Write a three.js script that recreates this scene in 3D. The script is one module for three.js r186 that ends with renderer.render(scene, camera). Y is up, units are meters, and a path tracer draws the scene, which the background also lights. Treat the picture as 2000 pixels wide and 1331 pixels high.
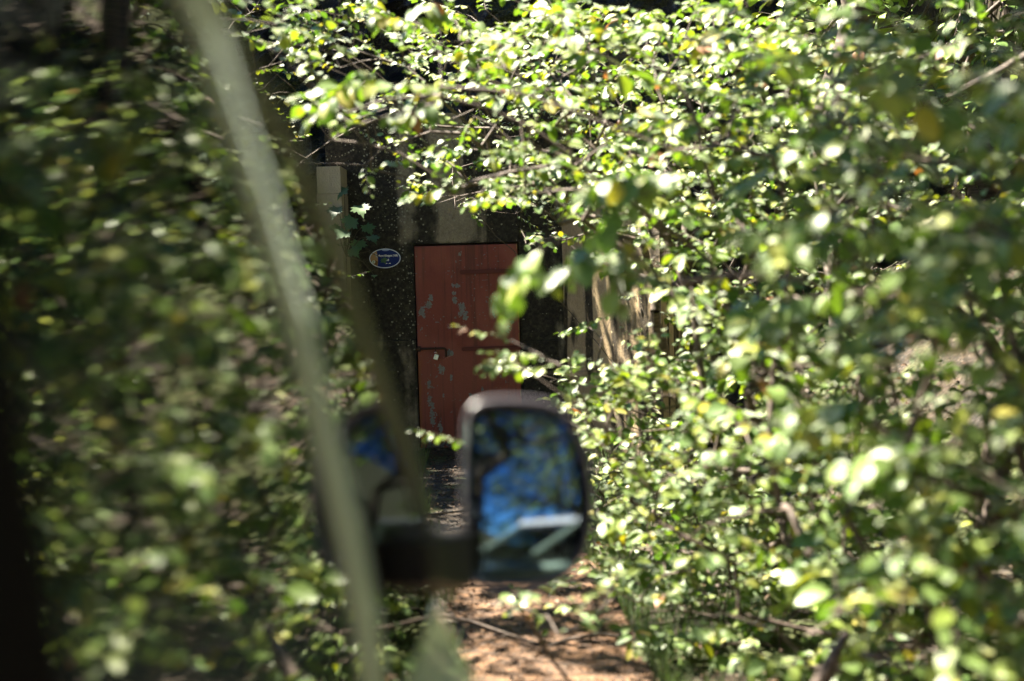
import * as THREE from 'three';
import { Sky } from 'three/addons/objects/Sky.js';
import { RoundedBoxGeometry } from 'three/addons/geometries/RoundedBoxGeometry.js';
import { mergeGeometries, toCreasedNormals } from 'three/addons/utils/BufferGeometryUtils.js';

// ------------------------------------------------------------------ camera, sky, sun, exposure
const scene = new THREE.Scene();
const F = 2500, W = 2000, H = 1331;                       // focal length and size of the photograph, in its pixels
const camera = new THREE.PerspectiveCamera(2 * Math.atan(H / 2 / F) * 180 / Math.PI, W / H, 0.05, 600);
const EYE = new THREE.Vector3(0, 1.7, 0);
camera.position.copy(EYE);
camera.rotation.order = 'YXZ';
camera.rotation.set(-Math.atan((H / 2 - 512) / F), 0, -1.6 * Math.PI / 180);
camera.focus = 11.6;
camera.userData.fStop = 1.3;
camera.updateMatrixWorld(true);

const SUN = new THREE.Vector3(-0.46, 0.85, -0.27).normalize();
const sky = new Sky();
sky.scale.setScalar(500);
sky.material.uniforms.sunPosition.value.copy(SUN);
sky.material.uniforms.turbidity.value = 3;
sky.material.uniforms.rayleigh.value = 0.3;
sky.material.uniforms.mieCoefficient.value = 0.004;
sky.material.uniforms.cloudCoverage.value = 0.0;
sky.name = 'sky';
sky.userData.kind = 'structure';
scene.add(sky);
scene.environmentIntensity = 0.1;
const sun = new THREE.DirectionalLight(new THREE.Color(1, 0.91, 0.74), 5);
sun.position.copy(SUN).multiplyScalar(60).add(new THREE.Vector3(0, 0, -6));
sun.target.position.set(0, 0, -6);
sun.castShadow = true;
sun.shadow.mapSize.set(4096, 4096);
Object.assign(sun.shadow.camera, { left: -30, right: 30, top: 30, bottom: -30, near: 1, far: 140 });
scene.add(sun, sun.target);
const renderer = new THREE.WebGLRenderer({ antialias: true });
renderer.toneMapping = THREE.LinearToneMapping;
renderer.toneMappingExposure = 10.3;
renderer.shadowMap.enabled = true;

// ------------------------------------------------------------------ helpers
let seed = 12345;
function rnd() { seed = (seed + 0x6D2B79F5) | 0; let t = Math.imul(seed ^ (seed >>> 15), 1 | seed); t = (t + Math.imul(t ^ (t >>> 7), 61 | t)) ^ t; return ((t ^ (t >>> 14)) >>> 0) / 4294967296; }
const rr = (a, b) => a + (b - a) * rnd();
const clamp = (x, a = 0, b = 1) => Math.min(b, Math.max(a, x));
const smooth = (a, b, x) => { const t = clamp((x - a) / (b - a)); return t * t * (3 - 2 * t); };
const V3 = (x, y, z) => new THREE.Vector3(x, y, z);
function hash(x, y, s) { let h = Math.imul(x, 374761393) + Math.imul(y, 668265263) + Math.imul(s, 2147483647 ^ 0x5bd1e995); h = Math.imul(h ^ (h >>> 13), 1274126177); return ((h ^ (h >>> 16)) >>> 0) / 4294967296; }
function noise(x, y, s = 0) {
  const xi = Math.floor(x), yi = Math.floor(y), fx = x - xi, fy = y - yi, u = fx * fx * (3 - 2 * fx), v = fy * fy * (3 - 2 * fy);
  return (hash(xi, yi, s) * (1 - u) + hash(xi + 1, yi, s) * u) * (1 - v) + (hash(xi, yi + 1, s) * (1 - u) + hash(xi + 1, yi + 1, s) * u) * v;
}
function fbm(x, y, oct = 4, s = 0) { let a = 0, w = 0.5, n = 0; for (let i = 0; i < oct; i++) { a += w * noise(x, y, s + i * 17); n += w; w *= 0.5; x *= 2.03; y *= 2.03; } return a / n; }
function ray(px, py) { return V3((px - W / 2) / F, -(py - H / 2) / F, -1).applyQuaternion(camera.quaternion); }
const at = (px, py, d) => ray(px, py).multiplyScalar(d).add(EYE);                                   // d: depth along the view axis
const onZ = (px, py, z) => { const r = ray(px, py); return r.multiplyScalar((z - EYE.z) / r.z).add(EYE); };
const onY = (px, py, y) => { const r = ray(px, py); return r.multiplyScalar((y - EYE.y) / r.y).add(EYE); };
const inv = camera.matrixWorldInverse.copy(camera.matrixWorld).invert().clone();
function toPixel(p) { const q = p.clone().applyMatrix4(inv); return [W / 2 + F * q.x / -q.z, H / 2 - F * q.y / -q.z, -q.z]; }

const taken = {};
function numbered(n) { const k = taken[n] = (taken[n] ?? -1) + 1; return k ? n + '_' + String(k).padStart(3, '0') : n; }
function shade(o) { o.castShadow = o.receiveShadow = true; return o; }
function part(name, geo, mat, parent, label) { const m = shade(new THREE.Mesh(geo, mat)); m.name = name; if (label) m.userData.label = label; parent.add(m); return m; }
function thing(name, label, category, pos = [0, 0, 0], group) { const g = new THREE.Group(); g.name = numbered(name); g.position.set(...pos); g.userData = { label, category }; if (group) g.userData.group = group; scene.add(g); return g; }
function structure(name, geo, mat) { const m = shade(new THREE.Mesh(geo, mat)); m.name = numbered(name); m.userData.kind = 'structure'; scene.add(m); return m; }
const lin = (r, g, b) => new THREE.Color().setRGB(r, g, b);
function std(c, rough, extra = {}) { return new THREE.MeshStandardMaterial({ color: lin(...c), roughness: rough, side: THREE.DoubleSide, ...extra }); }
function phys(c, rough, extra = {}) { return new THREE.MeshPhysicalMaterial({ color: lin(...c), roughness: rough, side: THREE.DoubleSide, ...extra }); }
const toS = (c) => Math.round(255 * clamp(c <= 0.0031308 ? 12.92 * c : 1.055 * Math.pow(c, 1 / 2.4) - 0.055));
function tex(w, h, f, srgb = true, wrap = THREE.RepeatWrapping) {            // f(u, v) -> linear [r, g, b] or a grey value; v up
  const d = new Uint8Array(w * h * 4);
  for (let j = 0; j < h; j++) for (let i = 0; i < w; i++) {
    const c = f((i + 0.5) / w, (j + 0.5) / h), k = 4 * (j * w + i);
    if (srgb) { d[k] = toS(c[0]); d[k + 1] = toS(c[1]); d[k + 2] = toS(c[2]); } else d[k] = d[k + 1] = d[k + 2] = 255 * clamp(c);
    d[k + 3] = 255;
  }
  const t = new THREE.DataTexture(d, w, h);
  t.wrapS = t.wrapT = wrap; t.magFilter = THREE.LinearFilter; t.minFilter = THREE.LinearMipmapLinearFilter; t.generateMipmaps = true;
  if (srgb) t.colorSpace = THREE.SRGBColorSpace;
  t.needsUpdate = true;
  return t;
}
const mix3 = (a, b, t) => [a[0] + (b[0] - a[0]) * t, a[1] + (b[1] - a[1]) * t, a[2] + (b[2] - a[2]) * t];
function gridGeo(nu, nv, f, uvf) {                                          // f(u, v) -> Vector3
  const p = [], uv = [], ix = [];
  for (let j = 0; j <= nv; j++) for (let i = 0; i <= nu; i++) { const q = f(i / nu, j / nv); p.push(q.x, q.y, q.z); const t = uvf ? uvf(q, i / nu, j / nv) : [i / nu, j / nv]; uv.push(t[0], t[1]); }
  for (let j = 0; j < nv; j++) for (let i = 0; i < nu; i++) { const a = j * (nu + 1) + i, b = a + 1, c = a + nu + 1, d = c + 1; ix.push(a, b, d, a, d, c); }
  const g = new THREE.BufferGeometry();
  g.setAttribute('position', new THREE.Float32BufferAttribute(p, 3)); g.setAttribute('uv', new THREE.Float32BufferAttribute(uv, 2)); g.setIndex(ix); g.computeVertexNormals();
  return g;
}

// ------------------------------------------------------------------ terrain
const ZW = -11.6;                                                            // plane of the bunker's front wall
function terrainY(x, z) {
  let h = 0.05 * (fbm(x * 0.7 + 40, z * 0.7, 3, 3) - 0.5);
  const nearDoor = smooth(-6, -9.5, z);
  h += Math.max(0, x - (3.1 - 1.5 * nearDoor) + 0.5 * (fbm(z * 0.5, x * 0.3, 2, 8) - 0.5)) * (0.55 + 0.35 * nearDoor);
  h += Math.max(0, -x - (4.2 - 1.4 * nearDoor)) * 0.6;
  h += smooth(ZW - 0.5, ZW - 1.3, z) * 2.3 + Math.max(0, -z + ZW - 1.0) * 0.9;
  const cap = 9 + 2 * fbm(x * 0.1, z * 0.1, 2, 5);
  return h < cap ? h : cap + (h - cap) * 0.05;
}
const groundTex = tex(1024, 1024, (u, v) => {
  const a = fbm(u * 9, v * 9, 4, 11), b = fbm(u * 60, v * 60, 3, 13), c = noise(u * 230, v * 230, 15), m = smooth(0.42, 0.58, fbm(u * 6 + 3, v * 6, 4, 19));
  let k = mix3([0.012, 0.009, 0.006], [0.05, 0.034, 0.022], smooth(0.3, 0.75, 0.5 * a + 0.5 * b));
  if (c > 0.84) k = mix3(k, [0.12, 0.085, 0.06], 0.6);
  if (c < 0.12) k = mix3(k, [0.015, 0.011, 0.008], 0.7);
  return mix3(k, mix3([0.02, 0.033, 0.007], [0.055, 0.066, 0.014], b), m * 0.9);
});
const groundBump = tex(512, 512, (u, v) => 0.5 * fbm(u * 40, v * 40, 3, 21) + 0.5 * noise(u * 170, v * 170, 22), false);
const groundMat = std([1, 1, 1], 0.95, { map: groundTex, bumpMap: groundBump, bumpScale: 0.02 });
function terrainSheet(name, x0, x1, z0, z1, nx, nz, dy = 0) {
  const g = gridGeo(nx, nz, (u, v) => { const x = x0 + (x1 - x0) * u, z = z1 + (z0 - z1) * v; return V3(x, terrainY(x, z) + dy, z); }, (q) => [q.x / 2.3, q.z / 2.3]);
  return structure(name, g, groundMat);
}
terrainSheet('ground', -60, 60, -50, 60, 300, 275);

// the beaten path from the door to the van
const pathTex = tex(1024, 1024, (u, v) => {
  const a = fbm(u * 8, v * 8, 4, 31), b = fbm(u * 50, v * 50, 3, 33), c = noise(u * 210, v * 210, 35), d = noise(u * 90, v * 90, 36);
  let k = mix3([0.035, 0.017, 0.008], [0.12, 0.06, 0.026], smooth(0.3, 0.7, 0.4 * a + 0.6 * b));
  if (c > 0.80) k = mix3(k, [0.17, 0.09, 0.045], 0.6);
  if (d < 0.2) k = mix3(k, [0.06, 0.04, 0.025], 0.6);
  return k;
});
const pathMat = std([1, 1, 1], 0.9, { map: pathTex, bumpMap: groundBump, bumpScale: 0.025 });
const PATH = [[-0.36, -10.3], [-0.28, -9.2], [-0.10, -8.0], [0.05, -6.8], [0.12, -5.6], [0.18, -4.2], [0.4, -2.4], [0.5, 0], [0.5, 4], [0.2, 14]];
function pathX(z) { for (let i = 0; i < PATH.length - 1; i++) if (z <= PATH[i + 1][1]) { const t = clamp((z - PATH[i][1]) / (PATH[i + 1][1] - PATH[i][1])); return PATH[i][0] + (PATH[i + 1][0] - PATH[i][0]) * t; } return 0.2; }
structure('path', gridGeo(14, 120, (u, v) => {
  const z = -7.9 + 22 * v, w = 0.40 + 0.2 * (fbm(z * 1.3, 2.5, 3, 41) - 0.5) + 0.5 * smooth(-3, 1, z), x = pathX(z) + (u * 2 - 1) * (w + 0.12 * (noise(z * 6, u > 0.5 ? 3 : 9, 43) - 0.5));
  return V3(x, terrainY(x, z) + 0.006 + 0.012 * (1 - Math.abs(u * 2 - 1)), z);
}, (q) => [q.x / 1.7, q.z / 1.7]), pathMat);

// ------------------------------------------------------------------ the bunker
const doorTL = onZ(811, 482, ZW), doorTR = onZ(1009, 476, ZW), doorBL = onZ(821, 879, ZW), doorBR = onZ(1022, 875, ZW);
const DX0 = (doorTL.x + doorBL.x) / 2, DX1 = (doorTR.x + doorBR.x) / 2, DY0 = 0.03, DY1 = (doorTL.y + doorTR.y) / 2;
const wallL = onZ(664, 500, ZW).x, wallR = onZ(1100, 560, ZW).x, wallTop = 3.05;
console.log('door', DX0, DX1, DY1, 'wall', wallL, wallR, 'ground at door', doorBL.y);
const bunker = thing('bunker', 'black stained concrete bunker front with a red steel door', 'bunker', [(DX0 + DX1) / 2, 0, ZW]);
const bx = bunker.position.x;
function concrete(x, y, beige, blackness, speck) {                         // x, y in metres on a wall face
  const n1 = fbm(x * 2.2, y * 0.7, 5, 51), n2 = fbm(x * 14, y * 9, 4, 53), n3 = fbm(x * 45, y * 45, 3, 55), run = fbm(x * 9, y * 0.6, 4, 57);
  const grit = noise(x * 160, y * 160, 58);
  let c = mix3([0.16, 0.135, 0.10], [0.36, 0.31, 0.235], 0.6 * n2 + 0.4 * n3);
  c = mix3(c, [0.30, 0.235, 0.15], 0.35 * n1);
  const black = smooth(0.44, 0.60, 0.5 * n1 + 0.32 * run + 0.18 * n2 + blackness - beige);
  c = mix3(c, mix3([0.009, 0.008, 0.007], [0.05, 0.043, 0.03], n3 * n3 * 1.6), black * 0.98);
  if (speck > 0) {                                                          // grey lichen dots
    const s = 41, cx = Math.floor(x * s), cy = Math.floor(y * s), ox = hash(cx, cy, 61), oy = hash(cx, cy, 62), r = 0.08 + 0.42 * hash(cx, cy, 63) ** 2;
    const dd = Math.hypot(x * s - cx - 0.1 - 0.8 * ox, y * s - cy - 0.1 - 0.8 * oy);
    if (hash(cx, cy, 64) < speck && dd < r) c = mix3(c, [0.33, 0.31, 0.24], 0.85);
  }
  return c.map((k) => k * (0.82 + 0.36 * grit));
}
const gauss = (x, m, s) => Math.exp(-((x - m) ** 2) / (2 * s * s));
const WX0 = wallL - 0.1, WX1 = wallR + 0.15, WH = wallTop;
const frontTex = tex(1024, 1200, (u, v) => {
  const x = WX0 + (WX1 - WX0) * u, y = WH * v;
  const above = smooth(DY1 - 0.02, DY1 + 0.05, y) * gauss(x, DX0 + 0.28, 0.22) * 0.42 * (0.4 + 1.0 * fbm(x * 9, 3, 2, 71));
  const spot = 0.20 * gauss(x, DX0 - 0.28, 0.05) * gauss(y, DY1 - 0.85, 0.1) + 0.10 * gauss(x, wallL + 0.12, 0.08) * smooth(1.2, 0.9, y);
  const strip = 0.10 * gauss(x, DX0 - 0.06, 0.05) + 0.10 * smooth(DX1 + 0.02, DX1 + 0.3, x) * smooth(0.3, 0.7, fbm(x * 6, y * 3, 3, 77));
  const sp = 0.04 + 0.45 * gauss(x, DX0 - 0.1 + 0.05 * Math.sin(y * 5), 0.07) * smooth(0.9, 1.3, y) + 0.35 * smooth(2.0, 2.4, y) * smooth(0.35, 0.6, fbm(x * 5, y * 5, 2, 73));
  const c = concrete(x, y, above + spot + strip, 0.24, sp);
  return c;
}, true, THREE.ClampToEdgeWrapping);
const concreteBump = tex(512, 512, (u, v) => 0.55 * fbm(u * 24, v * 24, 4, 81) + 0.45 * noise(u * 120, v * 120, 83), false);
concreteBump.repeat.set(2, 2.4);
const frontMat = std([1, 1, 1], 0.92, { map: frontTex, bumpMap: concreteBump, bumpScale: 0.012 });
const wallUV = (q) => [(q.x - WX0) / (WX1 - WX0), q.y / WH];
function wallBlock(x0, x1, y0, y1, z0, z1) {                                // faces keep the wall's own metres
  const g = new THREE.BoxGeometry(x1 - x0, y1 - y0, z1 - z0); g.translate((x0 + x1) / 2, (y0 + y1) / 2, (z0 + z1) / 2);
  const p = g.attributes.position, u = g.attributes.uv, n = g.attributes.normal;
  for (let i = 0; i < p.count; i++) { const side = Math.abs(n.getX(i)) > 0.5 ? p.getZ(i) - z1 : 0, top = Math.abs(n.getY(i)) > 0.5 ? p.getZ(i) - z1 : 0; const t = wallUV({ x: p.getX(i) + side, y: p.getY(i) + top }); u.setXY(i, t[0], t[1]); }
  g.translate(-bx, 0, -ZW);
  return g;
}
const jl = DX0 - 0.012, jr = DX1 + 0.014;                                   // door opening
const ledgeY = onZ(770, 666, ZW).y;
part('wall', wallBlock(WX0, jl, -0.3, ledgeY, ZW - 0.4, ZW + 0.035), frontMat, bunker, 'lower pour of black stained concrete with a pale worn ledge');
part('wall', wallBlock(WX0, jl, ledgeY + 0.003, WH, ZW - 0.4, ZW), frontMat, bunker);
part('wall', wallBlock(jr, WX1, -0.3, ledgeY - 0.04, ZW - 0.4, ZW + 0.02), frontMat, bunker);
part('wall', wallBlock(jr, WX1, ledgeY - 0.037, WH, ZW - 0.4, ZW), frontMat, bunker);
part('lintel', wallBlock(jl + 0.002, jr - 0.002, DY1 + 0.02, WH, ZW - 0.4, ZW + 0.012), frontMat, bunker);
part('threshold', wallBlock(jl + 0.002, jr - 0.002, -0.3, DY0 - 0.012, ZW - 0.4, ZW + 0.03), frontMat, bunker);
part('frame', mergeGeometries([wallBlock(jl + 0.001, jl + 0.011, DY0, DY1 + 0.018, ZW - 0.3, ZW - 0.055), wallBlock(jr - 0.011, jr - 0.001, DY0, DY1 + 0.018, ZW - 0.3, ZW - 0.055), wallBlock(jl + 0.012, jr - 0.012, DY1 + 0.004, DY1 + 0.018, ZW - 0.3, ZW - 0.055)]), std([0.03, 0.018, 0.012], 0.8), bunker);

// the door: red oxide paint with chips down to grey steel
const chips = [[0.44, 0.045, 0.02, 0.012], [0.40, 0.20, 0.022, 0.012], [0.365, 0.20, 0.016, 0.012], [0.37, 0.235, 0.02, 0.01], [0.375, 0.27, 0.028, 0.016], [0.445, 0.305, 0.034, 0.022], [0.43, 0.335, 0.025, 0.014], [0.47, 0.355, 0.026, 0.016], [0.49, 0.33, 0.02, 0.014], [0.755, 0.325, 0.02, 0.034], [0.84, 0.30, 0.016, 0.018], [0.88, 0.325, 0.014, 0.016], [0.93, 0.385, 0.018, 0.01], [0.89, 0.42, 0.03, 0.016], [0.12, 0.29, 0.03, 0.02], [0.15, 0.25, 0.016, 0.016], [0.05, 0.32, 0.03, 0.03], [0.31, 0.53, 0.045, 0.02], [0.23, 0.61, 0.035, 0.018], [0.32, 0.645, 0.012, 0.02], [0.10, 0.68, 0.016, 0.02], [0.10, 0.76, 0.02, 0.03], [0.12, 0.84, 0.03, 0.05], [0.13, 0.79, 0.022, 0.02], [0.20, 0.895, 0.02, 0.03], [0.24, 0.735, 0.01, 0.012], [0.50, 0.74, 0.012, 0.01], [0.62, 0.71, 0.012, 0.014]];
const doorTex = tex(700, 1400, (u, v) => {
  const y = 1 - v, n = fbm(u * 24, y * 46, 4, 91), f = fbm(u * 90, y * 170, 3, 93), l = fbm(u * 4, y * 7, 3, 95), st = fbm(u * 38, y * 2.2, 3, 97);
  let c = mix3([0.19, 0.036, 0.025], [0.25, 0.05, 0.034], 0.5 * l + 0.5 * f);
  c = mix3(c, [0.11, 0.028, 0.020], 0.75 * smooth(0.5, 0.72, st));
  c = mix3(c, [0.30, 0.085, 0.058], 0.5 * smooth(0.52, 0.7, fbm(u * 3 + 5, y * 3, 4, 98)));
  c = mix3(c, [0.27, 0.085, 0.022], 0.75 * smooth(0.055, 0.02, u + 0.03 * n) * smooth(0.5, 0.58, y));
  let k = 0;
  for (const q of chips) k = Math.max(k, 1.35 * Math.exp(-0.5 * (((u - q[0]) / q[2]) ** 2 + ((y - q[1]) / q[3]) ** 2)));
  const bottom = 0.85 * smooth(0.90, 0.985, y) * smooth(0.72, 0.5, u);
  const peel = smooth(0.62, 0.70, Math.max(k, bottom) * 0.62 + 0.75 * (n - 0.5) + 0.8 * (f - 0.5) + 0.08) * (Math.max(k, bottom) > 0.12 ? 1 : 0);
  const dots = smooth(0.79, 0.83, noise(u * 60, y * 120, 99) * 0.75 + 0.25 * n) * smooth(0.45, 0.62, fbm(u * 5, y * 8, 2, 101));
  c = mix3(c, mix3([0.13, 0.125, 0.125], [0.24, 0.235, 0.235], f), Math.max(peel, dots * 0.75));
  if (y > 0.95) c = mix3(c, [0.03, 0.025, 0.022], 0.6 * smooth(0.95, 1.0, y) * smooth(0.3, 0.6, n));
  c = mix3(c, [0.30, 0.17, 0.06], 0.8 * smooth(0.985, 0.995, u) * smooth(0.4, 0.6, noise(3, y * 60, 103)));
  return c;
}, true, THREE.ClampToEdgeWrapping);
const doorBump = tex(256, 512, (u, v) => 0.5 * fbm(u * 12, v * 24, 3, 105) + 0.5 * noise(u * 128, v * 256, 107), false);
const doorMat = std([1, 1, 1], 0.62, { map: doorTex, bumpMap: doorBump, bumpScale: 0.002 });
const DZ = -0.052, dw = DX1 - DX0, dh = DY1 - DY0;
const dg = new RoundedBoxGeometry(dw, dh, 0.05, 2, 0.006);
{ const p = dg.attributes.position, u = dg.attributes.uv; for (let i = 0; i < p.count; i++) u.setXY(i, p.getX(i) / dw + 0.5, p.getY(i) / dh + 0.5); }
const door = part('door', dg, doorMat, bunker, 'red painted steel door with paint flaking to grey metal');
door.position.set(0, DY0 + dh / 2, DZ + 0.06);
const redSteel = std([0.12, 0.024, 0.018], 0.7), rustSteel = std([0.05, 0.022, 0.015], 0.8);
const dpx = (px, py) => { const q = onZ(px, py, ZW + 0.03); return [q.x - bx, q.y - door.position.y]; };
for (const [a, b, c] of [[898, 1013, 532], [902, 1017, 682]]) {             // strap hinges
  const [x0, y0] = dpx(a, c); const s = new THREE.Shape(); const w = (b - a) / 215 * 1.0, r = 0.017;
  s.moveTo(r, -r); s.lineTo(w, -r); s.lineTo(w, r); s.lineTo(r, r); s.absarc(r, 0, r, Math.PI / 2, Math.PI * 1.5, false);
  const hg = new THREE.ExtrudeGeometry(s, { depth: 0.010, bevelEnabled: true, bevelSize: 0.002, bevelThickness: 0.002, bevelSegments: 1 });
  hg.translate(x0, y0, 0.028); part('hinge', hg, redSteel, door);
}
{ // locking bar with its hook end and the plate behind it
  const [x0, y0] = dpx(812, 682), [x1] = dpx(871, 682), [, y2] = dpx(871, 697);
  const path = new THREE.CatmullRomCurve3([V3(x0, y0, 0.055), V3(x0 + 0.1, y0 + 0.001, 0.052), V3(x1 - 0.02, y0, 0.05), V3(x1 - 0.003, y0 - 0.006, 0.05), V3(x1, y0 - 0.02, 0.05), V3(x1, y2, 0.048)], false, 'catmullrom', 0.1);
  const bar = part('locking_bar', new THREE.TubeGeometry(path, 30, 0.010, 8), rustSteel, door);
  part('staple', new THREE.TorusGeometry(0.016, 0.005, 6, 14).rotateY(Math.PI / 2).translate(dpx(851, 684)[0], y0 - 0.004, 0.045), rustSteel, bar);
  part('bracket', new RoundedBoxGeometry(0.03, 0.05, 0.03, 1, 0.004).translate(x0 + 0.03, y0, 0.042), rustSteel, door);
}
{ // padlock hanging from the bar
  const p = onZ(851, 692, ZW + 0.05), pad = thing('padlock', 'small silver padlock hanging from the red door locking bar', 'padlock', [p.x, p.y, ZW + 0.07]);
  part('lock_body', new RoundedBoxGeometry(0.042, 0.05, 0.018, 2, 0.005).rotateZ(-0.35).translate(0.004, -0.026, 0), phys([0.62, 0.64, 0.70], 0.28, { metalness: 0.9 }), pad);
  part('shackle', new THREE.TorusGeometry(0.013, 0.0035, 6, 12, Math.PI).rotateZ(-0.35).translate(0, 0.008, 0), phys([0.6, 0.6, 0.62], 0.25, { metalness: 1 }), pad);
}
{ // enamel sign
  const q = onZ(752, 505, ZW), s = thing('enamel_sign', 'oval navy blue enamel sign with white lettering on the black wall', 'sign', [q.x, q.y, ZW + 0.004]);
  const cv = document.createElement('canvas'); cv.width = 1024; cv.height = 640; const c = cv.getContext('2d');
  c.fillStyle = '#06236f'; c.fillRect(0, 0, 1024, 640);
  c.save(); c.beginPath(); c.ellipse(512, 320, 512, 320, 0, 0, 7); c.clip();
  c.fillStyle = '#b08a62'; c.beginPath(); c.moveTo(0, 0); c.lineTo(220, 0); c.quadraticCurveTo(330, 330, 240, 640); c.lineTo(0, 640); c.fill();
  c.fillStyle = '#7b5a33'; c.beginPath(); c.moveTo(0, 420); c.quadraticCurveTo(140, 330, 282, 420); c.lineTo(230, 640); c.lineTo(0, 640); c.fill();
  c.fillStyle = '#a9adb0'; c.beginPath(); c.moveTo(190, 130); c.lineTo(255, 190); c.lineTo(275, 320); c.lineTo(215, 250); c.fill();
  c.fillStyle = '#dfe6dc'; c.beginPath(); c.arc(140, 425, 52, 0, 7); c.fill(); c.fillStyle = '#234a2a'; c.fillRect(133, 380, 14, 90); c.fillRect(95, 418, 90, 14);
  c.fillStyle = '#8f9dc8'; c.beginPath(); c.ellipse(540, 38, 130, 46, 0, 0, 7); c.fill();
  c.fillStyle = '#ffffff'; c.textAlign = 'center'; c.font = 'bold 92px sans-serif'; c.fillText('Øvre Kleppe (168)', 620, 265, 640); c.fillText('16B', 585, 405, 120);
  c.fillRect(520, 476, 62, 20); c.fillRect(602, 484, 16, 5); c.fillRect(634, 476, 62, 20);
  c.lineWidth = 26; c.strokeStyle = '#dfe4f2'; c.beginPath(); c.ellipse(512, 320, 495, 303, 0, 0, 7); c.stroke(); c.restore();
  const t = new THREE.CanvasTexture(cv); t.colorSpace = THREE.SRGBColorSpace;
  const a = 0.142, b = 0.089, sh = new THREE.Shape(); sh.absellipse(0, 0, a, b, 0, Math.PI * 2, false, 0);
  const g = new THREE.ShapeGeometry(sh, 40), p = g.attributes.position, u = g.attributes.uv; for (let i = 0; i < p.count; i++) u.setXY(i, p.getX(i) / a / 2 + 0.5, p.getY(i) / b / 2 + 0.5);
  g.translate(0, 0, 0.0085);
  const body = new THREE.ExtrudeGeometry(sh, { depth: 0.006, bevelEnabled: true, bevelSize: 0.002, bevelThickness: 0.001, bevelSegments: 2, curveSegments: 40 }); 
  part('plate', body, phys([0.02, 0.04, 0.18], 0.3), s); part('face', g, phys([1, 1, 1], 0.4, { map: t, specularIntensity: 0.4 }), s);
}
// left buttress and splayed right wing wall
const paleTex = tex(512, 1024, (u, v) => { const c = concrete(u * 1.2 + 20, v * 3, 0.24, 0.02, 0.05); return mix3(c, [0.42, 0.38, 0.31], 0.55).map((k) => k * (0.8 + 0.4 * fbm(u * 20, v * 6, 3, 109))); });
const beigeTex = tex(1024, 1024, (u, v) => {
  const x = u * 2.4, y = v * 3;
  const s1 = 0.5 * gauss(x, 0.05 + 0.03 * Math.sin(y * 4), 0.035) * smooth(2.4, 1.6, y), s2 = 0.5 * gauss(x, 0.50 + 0.05 * (fbm(3, y * 4, 2, 111) - 0.5), 0.07) * smooth(0.6, 1.1, y), s3 = 0.42 * smooth(0.72, 0.95, x);
  const s4 = 0.34 * gauss(x, 0.17, 0.10) * gauss(y, 1.30, 0.13);
  const top = 0.3 * smooth(2.1, 2.5, y);
  return concrete(x + 7, y, 0.30 - s1 - s2 - s3 - s4 - top, 0.0, 0.06).map((k, i) => k * [1.7, 1.5, 1.2][i]);
});
const pL = onZ(620, 420, ZW + 0.45).x, pR = onZ(668, 420, ZW + 0.45).x;
function block(x0, x1, y0, y1, z0, z1) { const g = new THREE.BoxGeometry(x1 - x0, y1 - y0, z1 - z0); g.translate((x0 + x1) / 2, (y0 + y1) / 2, (z0 + z1) / 2); const p = g.attributes.position, u = g.attributes.uv; for (let i = 0; i < p.count; i++) u.setXY(i, (p.getX(i) + p.getZ(i)) / 1.2, p.getY(i) / 3); return g; }
const joint = onZ(650, 378, ZW + 0.45).y, paleMat = std([1, 1, 1], 0.9, { map: paleTex, bumpMap: concreteBump, bumpScale: 0.008 });
part('buttress', block(pL - bx, pR - bx, -0.3, joint - 0.004, -0.6, 0.45), paleMat, bunker, 'pale concrete buttress beside the black wall');
part('buttress', block(pL - bx + 0.004, pR - bx - 0.004, joint, onZ(650, 325, ZW + 0.45).y, -0.6, 0.446), paleMat, bunker, 'pale concrete upper block of the buttress');
part('wing_wall', block(pL - bx - 2.2, pL - bx - 0.002, -0.3, 2.1, -0.5, 0.25), std([1, 1, 1], 0.95, { map: frontTex, bumpMap: concreteBump, bumpScale: 0.012 }), bunker);
{
  const z1 = ZW + 1.6, x0 = wallR, x1 = onZ(1290, 560, z1).x, yT = 2.35;
  const p0 = V3(x0, 0, ZW + 0.003), p1 = V3(x1, 0, z1), dir = p1.clone().sub(p0), L = dir.length(), n = V3(dir.z, 0, -dir.x).normalize();
  const g = gridGeo(24, 24, (u, v) => { const e = 0.006 * (noise(u * 30, v * 30, 113) - 0.5); return p0.clone().addScaledVector(dir, u).addScaledVector(n, -e).setY(-0.2 + (yT + 0.2) * v - 0.3 * u * v); }, (q, u, v) => [u * L / 2.4, v * (yT + 0.2) / 3]);
  const back = gridGeo(1, 1, (u, v) => p0.clone().addScaledVector(dir, u).addScaledVector(n, 0.3).setY(-0.2 + (yT + 0.2) * v - 0.3 * u * v));
  const cap = gridGeo(1, 1, (u, v) => p0.clone().addScaledVector(dir, u).addScaledVector(n, 0.3 * v).setY(yT - 0.3 * u));
  const end = gridGeo(1, 1, (u, v) => p1.clone().addScaledVector(n, 0.3 * u).setY(-0.2 + (yT + 0.2 - 0.3) * v));
  const w = mergeGeometries([g, back, cap, end]); w.translate(-bx, 0, -ZW);
  part('wing_wall', w, std([1, 1, 1], 0.9, { map: beigeTex, bumpMap: concreteBump, bumpScale: 0.006 }), bunker, 'beige concrete wing wall with dark runs of stain');
}
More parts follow.
